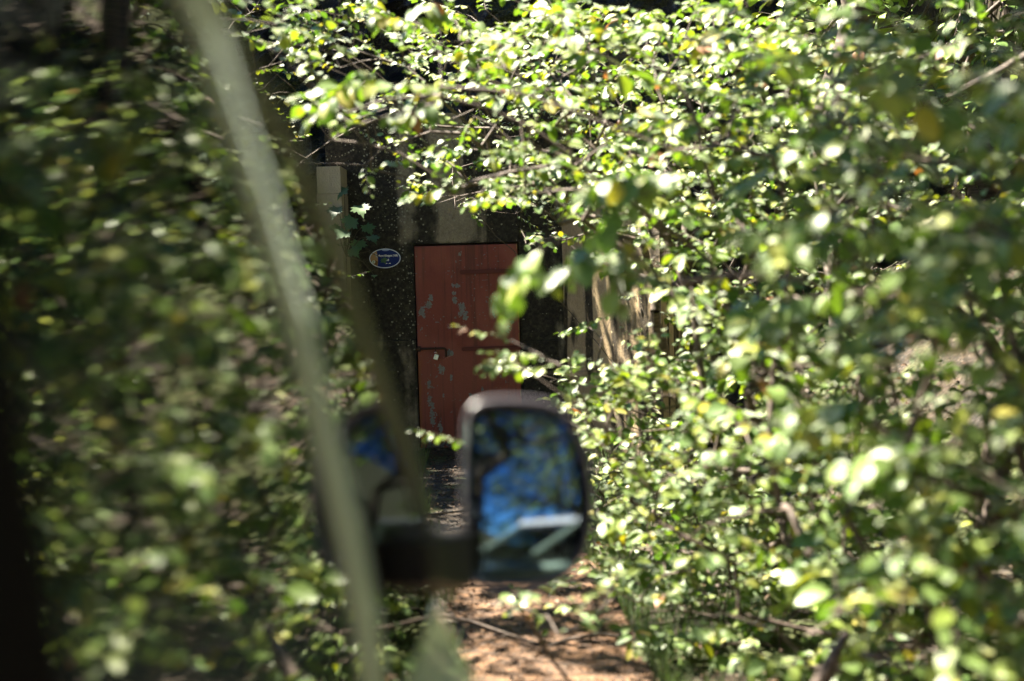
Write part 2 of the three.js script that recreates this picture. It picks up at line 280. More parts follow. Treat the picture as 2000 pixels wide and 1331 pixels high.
// dark rock face above the bunker; unseen upper part raised to shade the door
function ridged(x, y, s) { let a = 0, w = 0.5; for (let i = 0; i < 5; i++) { a += w * (1 - Math.abs(2 * noise(x, y, s + i * 7) - 1)); w *= 0.5; x *= 2.1; y *= 2.1; } return a; }
const rockTex = tex(1024, 1024, (u, v) => {
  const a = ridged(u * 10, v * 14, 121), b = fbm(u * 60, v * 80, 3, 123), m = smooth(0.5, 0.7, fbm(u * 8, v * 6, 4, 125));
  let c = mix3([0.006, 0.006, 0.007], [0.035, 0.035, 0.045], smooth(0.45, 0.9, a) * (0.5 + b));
  if (b > 0.66) c = mix3(c, [0.10, 0.10, 0.12], smooth(0.66, 0.78, b) * smooth(0.55, 0.8, a));  // bluish glints of reflected sky painted into the rock colour
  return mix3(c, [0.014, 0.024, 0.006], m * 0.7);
});
{
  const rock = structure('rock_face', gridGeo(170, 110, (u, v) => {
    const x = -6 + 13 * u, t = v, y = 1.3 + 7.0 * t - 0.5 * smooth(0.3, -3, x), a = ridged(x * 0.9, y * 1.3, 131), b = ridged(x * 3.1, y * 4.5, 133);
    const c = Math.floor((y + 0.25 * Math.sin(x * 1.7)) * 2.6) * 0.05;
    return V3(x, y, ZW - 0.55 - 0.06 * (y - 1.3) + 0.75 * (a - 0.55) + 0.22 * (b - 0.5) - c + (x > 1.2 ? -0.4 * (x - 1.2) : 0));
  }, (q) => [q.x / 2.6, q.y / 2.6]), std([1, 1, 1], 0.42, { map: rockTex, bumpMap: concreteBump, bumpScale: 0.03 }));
  rock.geometry = toCreasedNormals(rock.geometry, 0.5);
}
// ------------------------------------------------------------------ the van beside the camera
const VP = ray(1320, 530); const FW = V3(VP.x, 0, VP.z).normalize(), RT = V3(-FW.z, 0, FW.x), VA = 0.35;
const van = thing('van', 'pale green van with dark windows and a large black wing mirror', 'van', [EYE.x - RT.x * VA, 0, EYE.z - RT.z * VA]);
van.rotation.setFromRotationMatrix(new THREE.Matrix4().makeBasis(FW, V3(0, 1, 0), RT));      // local x forward, y up, z outboard
van.updateMatrixWorld(true);
const vanInv = van.matrixWorld.clone().invert();
function onVan(px, py, s = 0) { const r = ray(px, py), q = V3(r.dot(FW), r.y, r.dot(RT)), k = (s - VA) / q.z; return [q.x * k, 1.7 + q.y * k]; }   // [forward, height] on the plane s outboard of the flank
const paint = phys([0.40, 0.50, 0.44], 0.35, { clearcoat: 1, clearcoatRoughness: 0.04 });
const blackTrim = phys([0.006, 0.006, 0.007], 0.9, { specularIntensity: 0.15 }), rubber = phys([0.05, 0.048, 0.038], 0.5), innerPlastic = std([0.07, 0.07, 0.075], 0.8);
const paleSeal = phys([0.60, 0.70, 0.62], 0.38, { metalness: 0.45 }), oliveSeal = phys([0.085, 0.09, 0.055], 0.5);
const tinted = phys([0.10, 0.12, 0.11], 0.02, { transmission: 1, thickness: 0, ior: 3.2 });
function prism(poly, s0, s1, bevel = 0.004) {                                // polygon of [forward, height], from s0 to s1 outboard
  const g = new THREE.ExtrudeGeometry(new THREE.Shape(poly.map((p) => new THREE.Vector2(...p))), { depth: s1 - s0 - 2 * bevel, bevelEnabled: bevel > 0, bevelSize: bevel, bevelThickness: bevel, bevelOffset: -bevel, bevelSegments: 3 });
  return g.translate(0, 0, s0 + bevel);
}
const strip = (rows, s) => [...rows.map((r) => onVan(r[0], r[2], s)), ...rows.slice().reverse().map((r) => onVan(r[1], r[2], s))];
const bar1 = [[305, 330, -120], [372, 398, 0], [410, 438, 100], [442, 470, 200], [474, 503, 300], [505, 537, 400], [533, 566, 500], [582, 617, 666], [627, 666, 866], [672, 717, 1066], [698, 741, 1200], [720, 756, 1331], [734, 766, 1420]];
const bar2 = [[330, 372, -120], [388, 432, 0], [436, 486, 100], [487, 545, 200], [542, 596, 300], [594, 642, 400], [640, 682, 500], [694, 736, 666], [728, 770, 766], [765, 812, 866], [808, 846, 1000], [834, 858, 1100], [846, 868, 1165]];
part('window_divider', prism(strip(bar1.map((r) => [r[0] + 1, r[1] - 11, r[2]]), 0.006), -0.016, 0.008, 0.003), paleSeal, van, 'pale grey divider post of the front window');
part('pillar', prism(strip(bar2.map((r) => [r[0] + 9, r[1] - 8, r[2]]), 0.004), -0.004, 0.008, 0.003), oliveSeal, van, 'dark olive windscreen pillar');
const farPillar = part('pillar', prism(strip(bar2.map((r) => [r[0] + 9, r[1] - 8, r[2]]), 0.004), -0.004, 0.008, 0.003), oliveSeal, van); farPillar.position.z = -1.72;
// tinted panes of the front door
const paneQuarter = [...bar1.map((r) => onVan(r[1] - 6, r[2], 0)), ...bar2.slice().reverse().map((r) => onVan(r[0] + 6, r[2], 0))];
part('quarter_window', prism(paneQuarter, 0.000, 0.003, 0), tinted, van);
const B = [[-60, 100], [-22, 300], [0, 430], [40, 640], [75, 860], [112, 1080], [150, 1331], [165, 1440]];
const paneDoor = [...B.map((r) => onVan(r[0] - 10, r[1], 0)), onVan(722, 1440, 0), ...bar1.slice().reverse().map((r) => onVan(r[0] + 6, r[2], 0)), [0.66, 2.02], [0.55, 2.02]];
{ // the door pane bows outwards a little, as pressed glass does
  const g = gridGeo(36, 30, (u, v) => {
    const y = 1.19 + 0.8 * v, k = bar1.map((r) => onVan(r[0] + 6, r[2], 0)); let xf = k[0][0];
    for (let i = 0; i < k.length - 1; i++) if (y <= k[i][1] && y >= k[i + 1][1]) xf = k[i][0] + (k[i + 1][0] - k[i][0]) * (k[i][1] - y) / (k[i][1] - k[i + 1][1]);
    if (y > k[0][1]) xf = k[0][0] - (y - k[0][1]) * 0.8; if (y < k[k.length - 1][1]) xf = k[k.length - 1][0];
    const x = 0.40 + (xf - 0.40) * u; return V3(x, y, 0.001 + 0.005 * Math.sin(Math.PI * v) * Math.sin(Math.PI * u));
  });
  part('door_window', g, tinted, van);
}
part('center_pillar', prism([...B.map((r) => onVan(r[0], r[1], 0.02)), onVan(165, 1500, 0.02), [0.40, 1.02], [0.40, 2.0], [0.62, 2.0]], -0.05, 0.02, 0.008), blackTrim, van, 'black centre pillar between the windows');
// body shell below the window line
const plan = []; {
  const c = (x, z, r, a0, a1) => { for (let i = 0; i <= 6; i++) { const a = a0 + (a1 - a0) * i / 6; plan.push([x + r * Math.cos(a), z + r * Math.sin(a)]); } };
  c(1.83, -0.17, 0.17, Math.PI / 2, 0); c(1.83, -1.55, 0.17, 0, -Math.PI / 2); c(-2.2, -1.52, 0.2, -Math.PI / 2, -Math.PI); c(-2.2, -0.2, 0.2, Math.PI, Math.PI / 2); plan.push(plan[0].slice());
}
const bulge = (y) => y > 1.2 ? -0.012 : y > 0.9 ? -0.012 + 0.095 * smooth(1.22, 0.95, y) : y > 0.45 ? 0.083 : 0.083 - 0.08 * smooth(0.45, 0.2, y);
function shell(y0, y1, n, offs) {
  return gridGeo(plan.length - 1, n, (u, v) => { const i = Math.round(u * (plan.length - 1)), p = plan[i], q0 = plan[(i - 1 + plan.length - 1) % (plan.length - 1)], q1 = plan[(i + 1) % (plan.length - 1)], y = y0 + (y1 - y0) * v; const tx = q1[0] - q0[0], tz = q1[1] - q0[1], l = Math.hypot(tx, tz) || 1, o = offs(y); return V3(p[0] - tz / l * o, y, p[1] + tx / l * o); });
}
part('body', shell(0.22, 1.19, 30, (y) => bulge(y)), paint, van, 'pale green painted lower body');
part('floor', new THREE.BoxGeometry(4.0, 0.04, 1.6).translate(-0.2, 0.24, -0.86), innerPlastic, van);
part('dashboard', new RoundedBoxGeometry(0.5, 0.25, 1.55, 3, 0.06).translate(1.62, 1.08, -0.86), innerPlastic, van);
// roof, rear quarter and far side
part('roof', new RoundedBoxGeometry(3.25, 0.09, 1.72, 3, 0.04).translate(-0.79, 2.03, -0.86), paint, van);
part('rear_panel', new RoundedBoxGeometry(1.5, 0.82, 0.03, 2, 0.01).translate(-1.62, 1.59, -0.02), paint, van, 'pale green windowless rear side panel');
part('rear_panel', new RoundedBoxGeometry(1.5, 0.82, 0.03, 2, 0.01).translate(-1.62, 1.59, -1.70), paint, van);
part('tailgate', new RoundedBoxGeometry(0.03, 0.82, 1.6, 2, 0.01).translate(-2.36, 1.59, -0.86), paint, van);
part('center_pillar', new RoundedBoxGeometry(0.22, 0.84, 0.05, 2, 0.01).translate(0.5, 1.6, -1.70), blackTrim, van);
{ const a = onVan(846, 1165, -0.02), w = new THREE.BufferGeometry(), x0 = a[0] - 0.01, y0 = 1.19, x1 = 0.86, y1 = 1.985;
  w.setAttribute('position', new THREE.Float32BufferAttribute([x0, y0, -0.06, x0, y0, -1.68, x1, y1, -1.68, x1, y1, -0.06], 3)); w.setAttribute('uv', new THREE.Float32BufferAttribute([0, 0, 1, 0, 1, 1, 0, 1], 2)); w.setIndex([0, 1, 2, 0, 2, 3]); w.computeVertexNormals();
  part('windscreen', w, tinted, van); }
for (const [x, z] of [[1.2, -0.02], [1.2, -1.72], [-1.55, -0.02], [-1.55, -1.72]]) {
  const wh = part('wheel', new THREE.TorusGeometry(0.25, 0.09, 10, 28).translate(x, 0.34, z), rubber, van);
  part('rim', new THREE.CylinderGeometry(0.19, 0.19, 0.12, 20).rotateX(Math.PI / 2).translate(x, 0.34, z), phys([0.4, 0.4, 0.4], 0.4, { metalness: 0.8 }), wh);
}
// wing mirror
{
  const D = 2.0, outline = [[917, 795], [935, 783], [965, 777], [1020, 777], [1070, 783], [1102, 797], [1126, 826], [1143, 866], [1155, 915], [1161, 970], [1159, 1025], [1148, 1072], [1126, 1112], [1094, 1139], [1050, 1149], [990, 1151], [938, 1148], [914, 1130], [906, 1080], [904, 1000], [904, 900], [908, 825]];
  const glassLine = [[921, 818], [940, 811], [1000, 811], [1060, 815], [1090, 826], [1106, 850], [1117, 890], [1124, 950], [1126, 1010], [1121, 1062], [1108, 1098], [1086, 1122], [1050, 1134], [990, 1138], [940, 1136], [922, 1124], [916, 1080], [914, 1000], [915, 900]];
  const ctr = at(1033, 965, D), refl = FW.clone().multiplyScalar(-1).addScaledVector(RT, 0.10).add(V3(0, 0.085, 0)).normalize();
  const nrm = EYE.clone().sub(ctr).normalize().add(refl).normalize();
  const zAx = nrm, xAx = V3(0, 1, 0).cross(zAx).normalize(), yAx = zAx.clone().cross(xAx), M = new THREE.Matrix4().makeBasis(xAx, yAx, zAx).setPosition(ctr), Mi = M.clone().invert();
  const local = (l) => l.map(([px, py]) => { const r = ray(px, py), k = ctr.clone().sub(EYE).dot(zAx) / r.dot(zAx); return r.multiplyScalar(k).add(EYE).applyMatrix4(Mi); });
  const smoothLine = (l, n) => new THREE.CatmullRomCurve3(local(l), true, 'centripetal').getSpacedPoints(n).slice(0, n);
  const o = smoothLine(outline, 64), put = vanInv.clone().multiply(M);
  const rings = [[0.93, 0.001], [0.955, 0.012], [0.985, 0.016], [1.0, 0.008], [1.0, -0.01], [0.985, -0.05], [0.93, -0.085], [0.8, -0.11], [0.55, -0.128], [0.2, -0.135], [0, -0.136]];
  const hg = gridGeo(64, rings.length - 1, (u, v) => { const p = o[Math.round(u * 64) % 64], r = rings[Math.round(v * (rings.length - 1))]; return V3(p.x * r[0], p.y * r[0], r[1]); });
  hg.applyMatrix4(put);
  const housing = part('mirror_housing', hg, phys([0.075, 0.068, 0.082], 0.36, { clearcoat: 0.6, clearcoatRoughness: 0.25 }), van, 'black plastic wing mirror housing');
  const gl = smoothLine(glassLine, 64), R = 2.4, N = 12;
  const gg = gridGeo(64, N, (u, v) => { const p = gl[Math.round(u * 64) % 64], x = p.x * v, y = p.y * v; return V3(x, y, 0.007 - (x * x + y * y) / (2 * R)); });
  gg.computeVertexNormals(); { const p = gg.attributes.position, n = gg.attributes.normal; for (let i = 0; i < p.count; i++) { const q = V3(p.getX(i) / R, p.getY(i) / R, 1).normalize(); n.setXYZ(i, q.x, q.y, q.z); } }
  gg.applyMatrix4(put);
  part('mirror_glass', gg, phys([0.14, 0.17, 0.18], 0.03, { metalness: 1 }), housing);
  const arm = prism([onVan(800, 1052, 0.02), onVan(880, 1030, 0.02), onVan(896, 1032, 0.02), onVan(896, 1152, 0.02), onVan(872, 1160, 0.02), onVan(808, 1150, 0.02)], -0.03, 0.045, 0.012);
  part('mirror_arm', arm, phys([0.006, 0.006, 0.008], 0.5, { specularIntensity: 0.5 }), van);
}
{ // pale green car out of view behind the van, placed for the mirror reflection
  const c = V3(...van.position.toArray()).addScaledVector(FW, -2.9).addScaledVector(RT, 0.9), car = thing('out_of_view_car', 'pale green car out of view behind the van, placed to show in the wing mirror', 'car', [c.x, 0, c.z]);
  car.rotation.copy(van.rotation); car.rotateY(1.15);
  const side = [[-2.0, 0.35], [2.0, 0.35], [2.05, 0.75], [1.9, 0.92], [1.0, 1.0], [-1.9, 1.0], [-2.05, 0.8]];
  part('body', prism(side, -0.8, 0.8, 0.06), paint, car);
  part('roof', prism([[-1.5, 1.42], [0.1, 1.46], [0.15, 1.40], [-1.55, 1.36]], -0.66, 0.66, 0.02), phys([0.52, 0.52, 0.60], 0.3, { clearcoat: 1 }), car);  // lavender colour stands for sky reflected on the roof
  part('cabin', prism([[-1.75, 0.99], [0.8, 0.99], [0.1, 1.38], [-1.5, 1.38]], -0.62, 0.62, 0.02), phys([0.35, 0.38, 0.36], 0.02, { transmission: 1, thickness: 0, ior: 1.5 }), car, 'tinted windows of the cabin');
  for (const [x, z] of [[-0.1, 0.34], [-0.1, -0.34], [-1.0, 0.34], [-1.0, -0.34]]) part('seat', new RoundedBoxGeometry(0.16, 0.36, 0.5, 2, 0.06).translate(x, 1.16, z), innerPlastic, car);
  part('cabin_floor', new THREE.BoxGeometry(2.3, 0.006, 1.2).translate(-0.5, 1.006, 0), innerPlastic, car);
  for (const s of [-0.66, 0.62]) for (const [a, b, w] of [[0.85, 0.08, 0.09], [-0.35, -0.30, 0.13], [-1.78, -1.42, 0.2]]) part('pillar', prism([[a - w / 2, 0.99], [a + w / 2, 0.99], [b + w / 2, 1.40], [b - w / 2, 1.40]], s, s + 0.04, 0.006), paint, car);
  for (const [x, z] of [[1.3, 0.76], [1.3, -0.76], [-1.3, 0.76], [-1.3, -0.76]]) part('wheel', new THREE.TorusGeometry(0.23, 0.09, 8, 24).translate(x, 0.32, z), rubber, car);
}
// ------------------------------------------------------------------ plants
function leafGeo(width, fold, droop, curl) {                                // tip along +y, upper face +z, length 1
  const T = [0, 0.16, 0.42, 0.72, 0.92, 1], Wd = [0.02, 0.62, 1.0, 0.86, 0.4, 0.0], p = [], uv = [], ix = [];
  p.push(0, -0.2, 0.03); uv.push(0.5, 0);
  for (let i = 0; i < T.length; i++) { const t = T[i], w = Wd[i] * width / 2, z = -droop * t * t; const zs = z + fold * w + curl * Math.sin(t * 5) * 0.04;
    p.push(-w, t, zs, 0, t, z, w, t, zs + curl * 0.03); uv.push(0, t, 0.5, t, 1, t); }
  ix.push(0, 3, 1);
  for (let i = 0; i < T.length - 1; i++) { const a = 1 + 3 * i, b = a + 3; if (i < T.length - 2) ix.push(a, a + 1, b + 1, a, b + 1, b, a + 1, a + 2, b + 2, a + 1, b + 2, b + 1); else ix.push(a, a + 1, b + 1, a + 1, a + 2, b + 1); }
  const g = new THREE.BufferGeometry(); g.setAttribute('position', new THREE.Float32BufferAttribute(p, 3)); g.setAttribute('uv', new THREE.Float32BufferAttribute(uv, 2)); g.setIndex(ix); g.computeVertexNormals(); return g;
}
const LEAVES = [leafGeo(0.70, 0.30, 0.16, 1), leafGeo(0.78, 0.2, 0.30, -1), leafGeo(0.62, 0.45, 0.10, 0.5), leafGeo(0.72, 0.1, 0.42, 1)];
const leafMat = (c) => phys(c, 1, { transmission: 0.48, thickness: 0, ior: 1.4, clearcoat: 1, clearcoatRoughness: 0.42 });
const TONES = [[0.10, 0.18, 0.007], [0.065, 0.14, 0.008], [0.165, 0.235, 0.009], [0.26, 0.295, 0.01], [0.12, 0.175, 0.03], [0.31, 0.28, 0.01], [0.26, 0.10, 0.02]];
const TONE_P = [0.32, 0.58, 0.79, 0.88, 0.96, 0.994, 1];
const toneMats = TONES.map(leafMat), massMat = leafMat([1, 1, 1]), crownMat = phys([1, 1, 1], 0.8, { clearcoat: 0.7, clearcoatRoughness: 0.31 });
const barkTex = tex(256, 256, (u, v) => { const a = fbm(u * 6, v * 30, 4, 141); return mix3([0.03, 0.021, 0.016], [0.13, 0.095, 0.076], a * a * 1.6); });
const bark = std([1, 1, 1], 0.75, { map: barkTex });
const _m = new THREE.Matrix4(), _q = new THREE.Quaternion();
class Tubes {
  constructor() { this.p = []; this.n = []; this.uv = []; this.ix = []; }
  add(pts, r, sides = 5) {
    const base = this.p.length / 3; let up = V3(0.31, 0.2, 0.93).normalize(), len = 0;
    for (let i = 0; i < pts.length; i++) {
      const d = pts[Math.min(i + 1, pts.length - 1)].clone().sub(pts[Math.max(i - 1, 0)]).normalize(), a = up.clone().cross(d).normalize(), b = d.clone().cross(a); up = b.lengthSq() ? d.clone().cross(a).clone() : up; up = a.clone().cross(d).negate().normalize();
      if (i) len += pts[i].distanceTo(pts[i - 1]);
      for (let k = 0; k <= sides; k++) { const t = k / sides * 6.28319, nx = a.clone().multiplyScalar(Math.cos(t)).addScaledVector(b, Math.sin(t)); this.p.push(pts[i].x + nx.x * r[i], pts[i].y + nx.y * r[i], pts[i].z + nx.z * r[i]); this.n.push(nx.x, nx.y, nx.z); this.uv.push(k / sides, len * 3); }
    }
    for (let i = 0; i < pts.length - 1; i++) for (let k = 0; k < sides; k++) { const a = base + i * (sides + 1) + k, b = a + 1, c = a + sides + 1; this.ix.push(a, b, c + 1, a, c + 1, c); }
  }
  geo() { const g = new THREE.BufferGeometry(); g.setAttribute('position', new THREE.Float32BufferAttribute(this.p, 3)); g.setAttribute('normal', new THREE.Float32BufferAttribute(this.n, 3)); g.setAttribute('uv', new THREE.Float32BufferAttribute(this.uv, 2)); g.setIndex(this.ix); return g; }
}
const inFrame = (q, m = 40) => q[2] > 0.5 && q[0] > -m && q[0] < W + m && q[1] > -m && q[1] < H + m;
let leafTotal = 0, leafMeshes = 0;
// One woody plant: twigs = [{p, dir, len, size}] hung on a branching skeleton that grows from the root; the leaves that show largest are meshes of their own
const doorway = (a, b, root) => { for (const s of [0.15, 0.4, 0.65, 0.9]) { const q = toPixel(a.clone().lerp(b, s).add(root)); if (q[0] > 620 && q[0] < 985 && q[1] > 400 && q[1] < 1000) return true; } return false; };   // shrubs leave the way to the door free
function plant(o) {
  const root = V3(...o.root), g = thing(o.name, o.label, o.category, o.root, o.group), tw = o.twigs.slice().sort((a, b) => a.p.distanceToSquared(root) - b.p.distanceToSquared(root));
  const nodes = [{ p: V3(0, -0.1, 0), parent: -1, n: 0, len: 0 }];
  const top = o.trunk || 0.3;
  for (let i = 1; i <= 4; i++) nodes.push({ p: V3(rr(-0.03, 0.03) * top * 2, top * i / 4, rr(-0.03, 0.03) * top * 2), parent: nodes.length - 1, n: 0, len: top * i / 4 });
  const thin = new Tubes(), thick = new Tubes(), leaves = [];
  for (const t of tw) {
    const b = t.p.clone().sub(root); let best = 4, bd = 1e9;
    for (let i = 2; i < nodes.length; i++) { const d0 = nodes[i].p.distanceTo(b), d = d0 + 0.22 * nodes[i].len + (nodes[i].p.y > b.y + 0.1 ? 0.25 : 0) + (o.clear && d0 < bd && o.clear(nodes[i].p, b, root) ? 9 : 0); if (d < bd) { bd = d; best = i; } }
    if (bd > 8 && o.clear) continue;
    const a = nodes[best], L = a.p.distanceTo(b), n = Math.max(1, Math.round(L / 0.16)); let prev = best;
    const sag = V3(rr(-0.08, 0.08), rr(0.0, 0.12), rr(-0.08, 0.08)).multiplyScalar(L);
    for (let i = 1; i <= n; i++) { const s = i / n, p = a.p.clone().lerp(b, s).addScaledVector(sag, Math.sin(Math.PI * s)); if (i < n) p.add(V3(rr(-0.01, 0.01), rr(-0.01, 0.01), rr(-0.01, 0.01))); nodes.push({ p, parent: prev, n: 0, len: a.len + L * s }); prev = nodes.length - 1; }
    for (let k = prev; k >= 0; k = nodes[k].parent) nodes[k].n++;
    // the twig itself
    const dir = t.dir.clone().normalize(), pts = [], m = 5; const bend = V3(rr(-0.3, 0.3), rr(-0.35, 0.1), rr(-0.3, 0.3));
    for (let i = 0; i < m; i++) { const s = i / (m - 1); pts.push(b.clone().addScaledVector(dir, t.len * s).addScaledVector(bend, t.len * s * s * 0.6)); }
    thin.add(pts, pts.map((_, i) => (o.twigR || 0.0022) * (1 - 0.6 * i / (m - 1))), 3);
    const nl = o.perTwig || 11;
    for (let i = 0; i < nl; i++) {
      const s = 0.08 + 0.92 * (i + rr(-0.3, 0.3)) / (nl - 1), k = clamp(s, 0, 0.999) * (m - 1), j = Math.floor(k), p = pts[j].clone().lerp(pts[j + 1], k - j), d = pts[j + 1].clone().sub(pts[j]).normalize();
      const sideV = d.clone().cross(V3(rr(-0.3, 0.3), 1, rr(-0.3, 0.3))).normalize().multiplyScalar(i % 2 ? 1 : -1);
      const y = d.clone().multiplyScalar(i === nl - 1 ? 1.2 : 0.55).addScaledVector(sideV, 0.8).add(V3(rr(-0.45, 0.45), rr(-0.75, 0.2), rr(-0.45, 0.45))).normalize();
      const z = V3(rr(-0.6, 0.6), 1, rr(-0.6, 0.6) + (o.face || 0)), x = y.clone().cross(z).normalize(); z.copy(x.clone().cross(y));
      const size = t.size * rr(0.7, 1.2) * (0.75 + 0.35 * Math.sin(Math.PI * clamp(s))), w = rr(0.85, 1.15);
      p.addScaledVector(y, size * 0.16);
      const mat = new THREE.Matrix4().makeBasis(x.multiplyScalar(size * w), y.clone().multiplyScalar(size), z.multiplyScalar(size)).setPosition(p);
      let q = rnd(), tone = TONE_P.findIndex((c) => q < c); const sp = toPixel(p.clone().addScaledVector(y, size / 2).add(root));
      leaves.push({ mat, tone, show: inFrame(sp) ? F * size / sp[2] : 0, v: (rnd() * 4) | 0 });
    }
  }
  // branches, thick ones apart from the fine ones
  const rad = (k) => Math.max(o.minR || 0.0026, (o.woodR || 0.0024) * Math.pow(nodes[k].n, 0.5));
  for (let i = 1; i < nodes.length; i++) { const a = nodes[nodes[i].parent], c = nodes[i]; if (!c.n) continue; const r0 = Math.min(rad(nodes[i].parent) , rad(i) * 1.25), r1 = rad(i); (r1 > 0.008 ? thick : thin).add([a.p, c.p.clone().lerp(a.p, -0.04)], [r0, r1], r1 > 0.008 ? 8 : 4); }
  if (thick.ix.length) part('stem', thick.geo(), bark, g); 
  const tm = part('twig_mass', thin.geo(), bark, g); tm.userData.kind = 'stuff';
  const own = o.own ?? 200; let cut = Infinity;
  if (own) { const shown = leaves.map((l) => l.show).filter((s) => s > 9).sort((a, b) => b - a); if (shown.length) cut = shown[Math.min(own, shown.length) - 1]; }
  let made = 0; const rest = [];
  for (const l of leaves) if (l.show >= cut && made < own) { const me = part('leaf', LEAVES[l.v], toneMats[l.tone], g); l.mat.decompose(me.position, me.quaternion, me.scale); made++; } else rest.push(l);
  for (const list of [rest.filter((l) => l.show > 0 && !o.crown), rest.filter((l) => !(l.show > 0 && !o.crown))]) {
    if (!list.length) continue;
    const im = shade(new THREE.InstancedMesh(LEAVES[o.variant || 0], list[0].show > 0 && !o.crown ? massMat : crownMat, list.length)); im.name = 'leaf_mass'; im.userData.kind = 'stuff';
    list.forEach((l, i) => { im.setMatrixAt(i, l.mat); const c = TONES[l.tone], k = rr(0.8, 1.2); im.setColorAt(i, lin(c[0] * k, c[1] * k, c[2] * k)); });
    g.add(im);
  }
  leafTotal += leaves.length; leafMeshes += made;
  return g;
}
// how densely the photograph is covered with near foliage, 100 pixels a cell (columns past 20 lie outside the frame, where the van's windows mirror them)
const DENS = [
  '00000666789998877532222577888',
  '00000022688998887643212577888',
  '00000003446899998765432567888',
  '00000001577888998876543566888',
  '00000000223457898887655566666',
  '00000000000125788878777666666',
  '00000000000127887777777666666',
  '00000000001799887776654566666',
  '00000000000699998887643466666',
  '00000000000499999887632355666',
  '00000000000399998876643355666',
  '00000000000377998876654466666',
  '00000000000168888766655466666'];
const rightRoots = [[1.35, -6.4], [1.15, -8.3], [1.75, -5.1], [1.65, -3.9], [2.6, -6.9], [2.7, -3.6], [2.5, -8.9], [1.25, -10.2], [3.7, -5.4], [2.5, -2.4], [3.9, -3.0], [4.2, -7.6]].map(([x, z]) => ({ root: [x, terrainY(x, z), z], twigs: [] }));
function giveTwig(p, dir, len, size, list) {
  let best, bd = 1e9; for (const r of list) { const d = Math.hypot(p.x - r.root[0], (p.z - r.root[2]) * 1.1) * rr(0.85, 1.15); if (d < bd) { bd = d; best = r; } }
  best.twigs.push({ p, dir, len, size });
}
DENS.forEach((row, j) => [...row].forEach((ch, i) => {
  const n = Math.round(+ch * (1.65 - 0.75 * smooth(13, 18, i) + 0.5 * smooth(19, 21, i)) + rnd() * 0.8);
  for (let k = 0; k < n; k++) {
    const px = (i + rnd()) * 100, py = (j + rnd()) * 102.4; let d; if (px > 620 && px < 1010 && py > 390 && py < 1000) continue;
    const near = smooth(1150, 1900, px), lo = 4.8 - 2.4 * near, hi = 8.8 - 2.8 * near; d = lo + (hi - lo) * Math.pow(rnd(), 0.8); if (px < 1100) d = Math.max(d, 4.6);
    if (px > 2000) d = rr(2.2, 6.5);
    const p = at(px, py, d); if (p.y < terrainY(p.x, p.z) + 0.04) { if (rnd() < 0.5) continue; p.y = terrainY(p.x, p.z) + rr(0.05, 0.3); }
    const dir = V3(rr(-1, 0.5), rr(-0.2, 0.6), rr(-0.6, 0.8)).normalize(), len = rr(0.2, 0.34);
    giveTwig(p.addScaledVector(dir, -0.5 * len), dir, len, rr(0.040, 0.062) + 0.035 * Math.pow(rnd(), 3), rightRoots);
  }
}));
// the sprays that hang in front of the door and beside the mirror
const sprays = [[1075, 470, 3.4, -0.6, -0.6, 0.065, 2], [1200, 440, 3.4, -0.4, -0.6, 0.07, 2], [1280, 560, 3.5, -0.6, 0.1, 0.06, 2], [1075, 690, 4.6, -1, 0.1, 0.045, 3], [1010, 690, 4.7, -1, 0.05, 0.045, 2], [1300, 360, 3.4, -0.6, -0.3, 0.07, 3], [1680, 800, 3.0, -0.6, 0.1, 0.06, 3], [1850, 880, 2.8, -0.6, 0.2, 0.06, 4], [1640, 420, 3.0, -0.4, 0.0, 0.06, 3], [1950, 470, 2.8, -0.6, 0.0, 0.06, 3], [930, 850, 5.0, -1, 0.1, 0.05, 1], [880, 180, 4.6, -1, -0.2, 0.07, 3], [720, 150, 4.6, -1, -0.45, 0.07, 3], [690, 240, 4.8, -1, 0.1, 0.06, 3]];
for (const [px, py, d, dx, dy, size, n] of sprays) for (let k = 0; k < n; k++) giveTwig(at(px + rr(-25, 25), py + rr(-25, 25), d + rr(-0.15, 0.15)), V3(dx + rr(-0.3, 0.3), dy + rr(-0.3, 0.3), rr(-0.3, 0.5)), rr(0.16, 0.26), size, rightRoots);
const low = { root: onY(1120, 1420, 0.0).toArray(), twigs: [] };
for (const [px, py] of [[960, 1180], [1010, 1185], [1070, 1205], [1120, 1200], [1180, 1190], [1230, 1230], [1090, 1240]]) giveTwig(at(px, py, 4.3 + rr(-0.2, 0.2)), V3(rr(-1, 0.6), 0.2, rr(-0.3, 0.5)), rr(0.14, 0.22), 0.055, [low]);
plant({ ...low, name: 'low_sapling', label: 'low sapling with a few pale leaves over the sandy path', category: 'sapling', own: 200, variant: 1, face: 0.3, trunk: 0.15, perTwig: 6 });
const where = ['arching over the path towards the red door', 'in front of the beige wing wall', 'with bright leaves beside the path', 'reaching towards the wing mirror', 'on the bank behind the arching shrub', 'with large leaves beside the van', 'on the bank under the trees', 'growing against the end of the wing wall', 'high on the litter covered bank', 'beside the rear of the van', 'on the bank beside the van', 'at the foot of the dark trees'];
rightRoots.forEach((r, i) => { if (r.twigs.length) plant({ ...r, name: 'leafy_shrub', label: 'glossy leaved shrub ' + where[i], category: 'shrub', group: 'shrubs along the path', own: i < 10 ? 220 : 60, variant: i % 4, face: 0.35, clear: doorway }); });
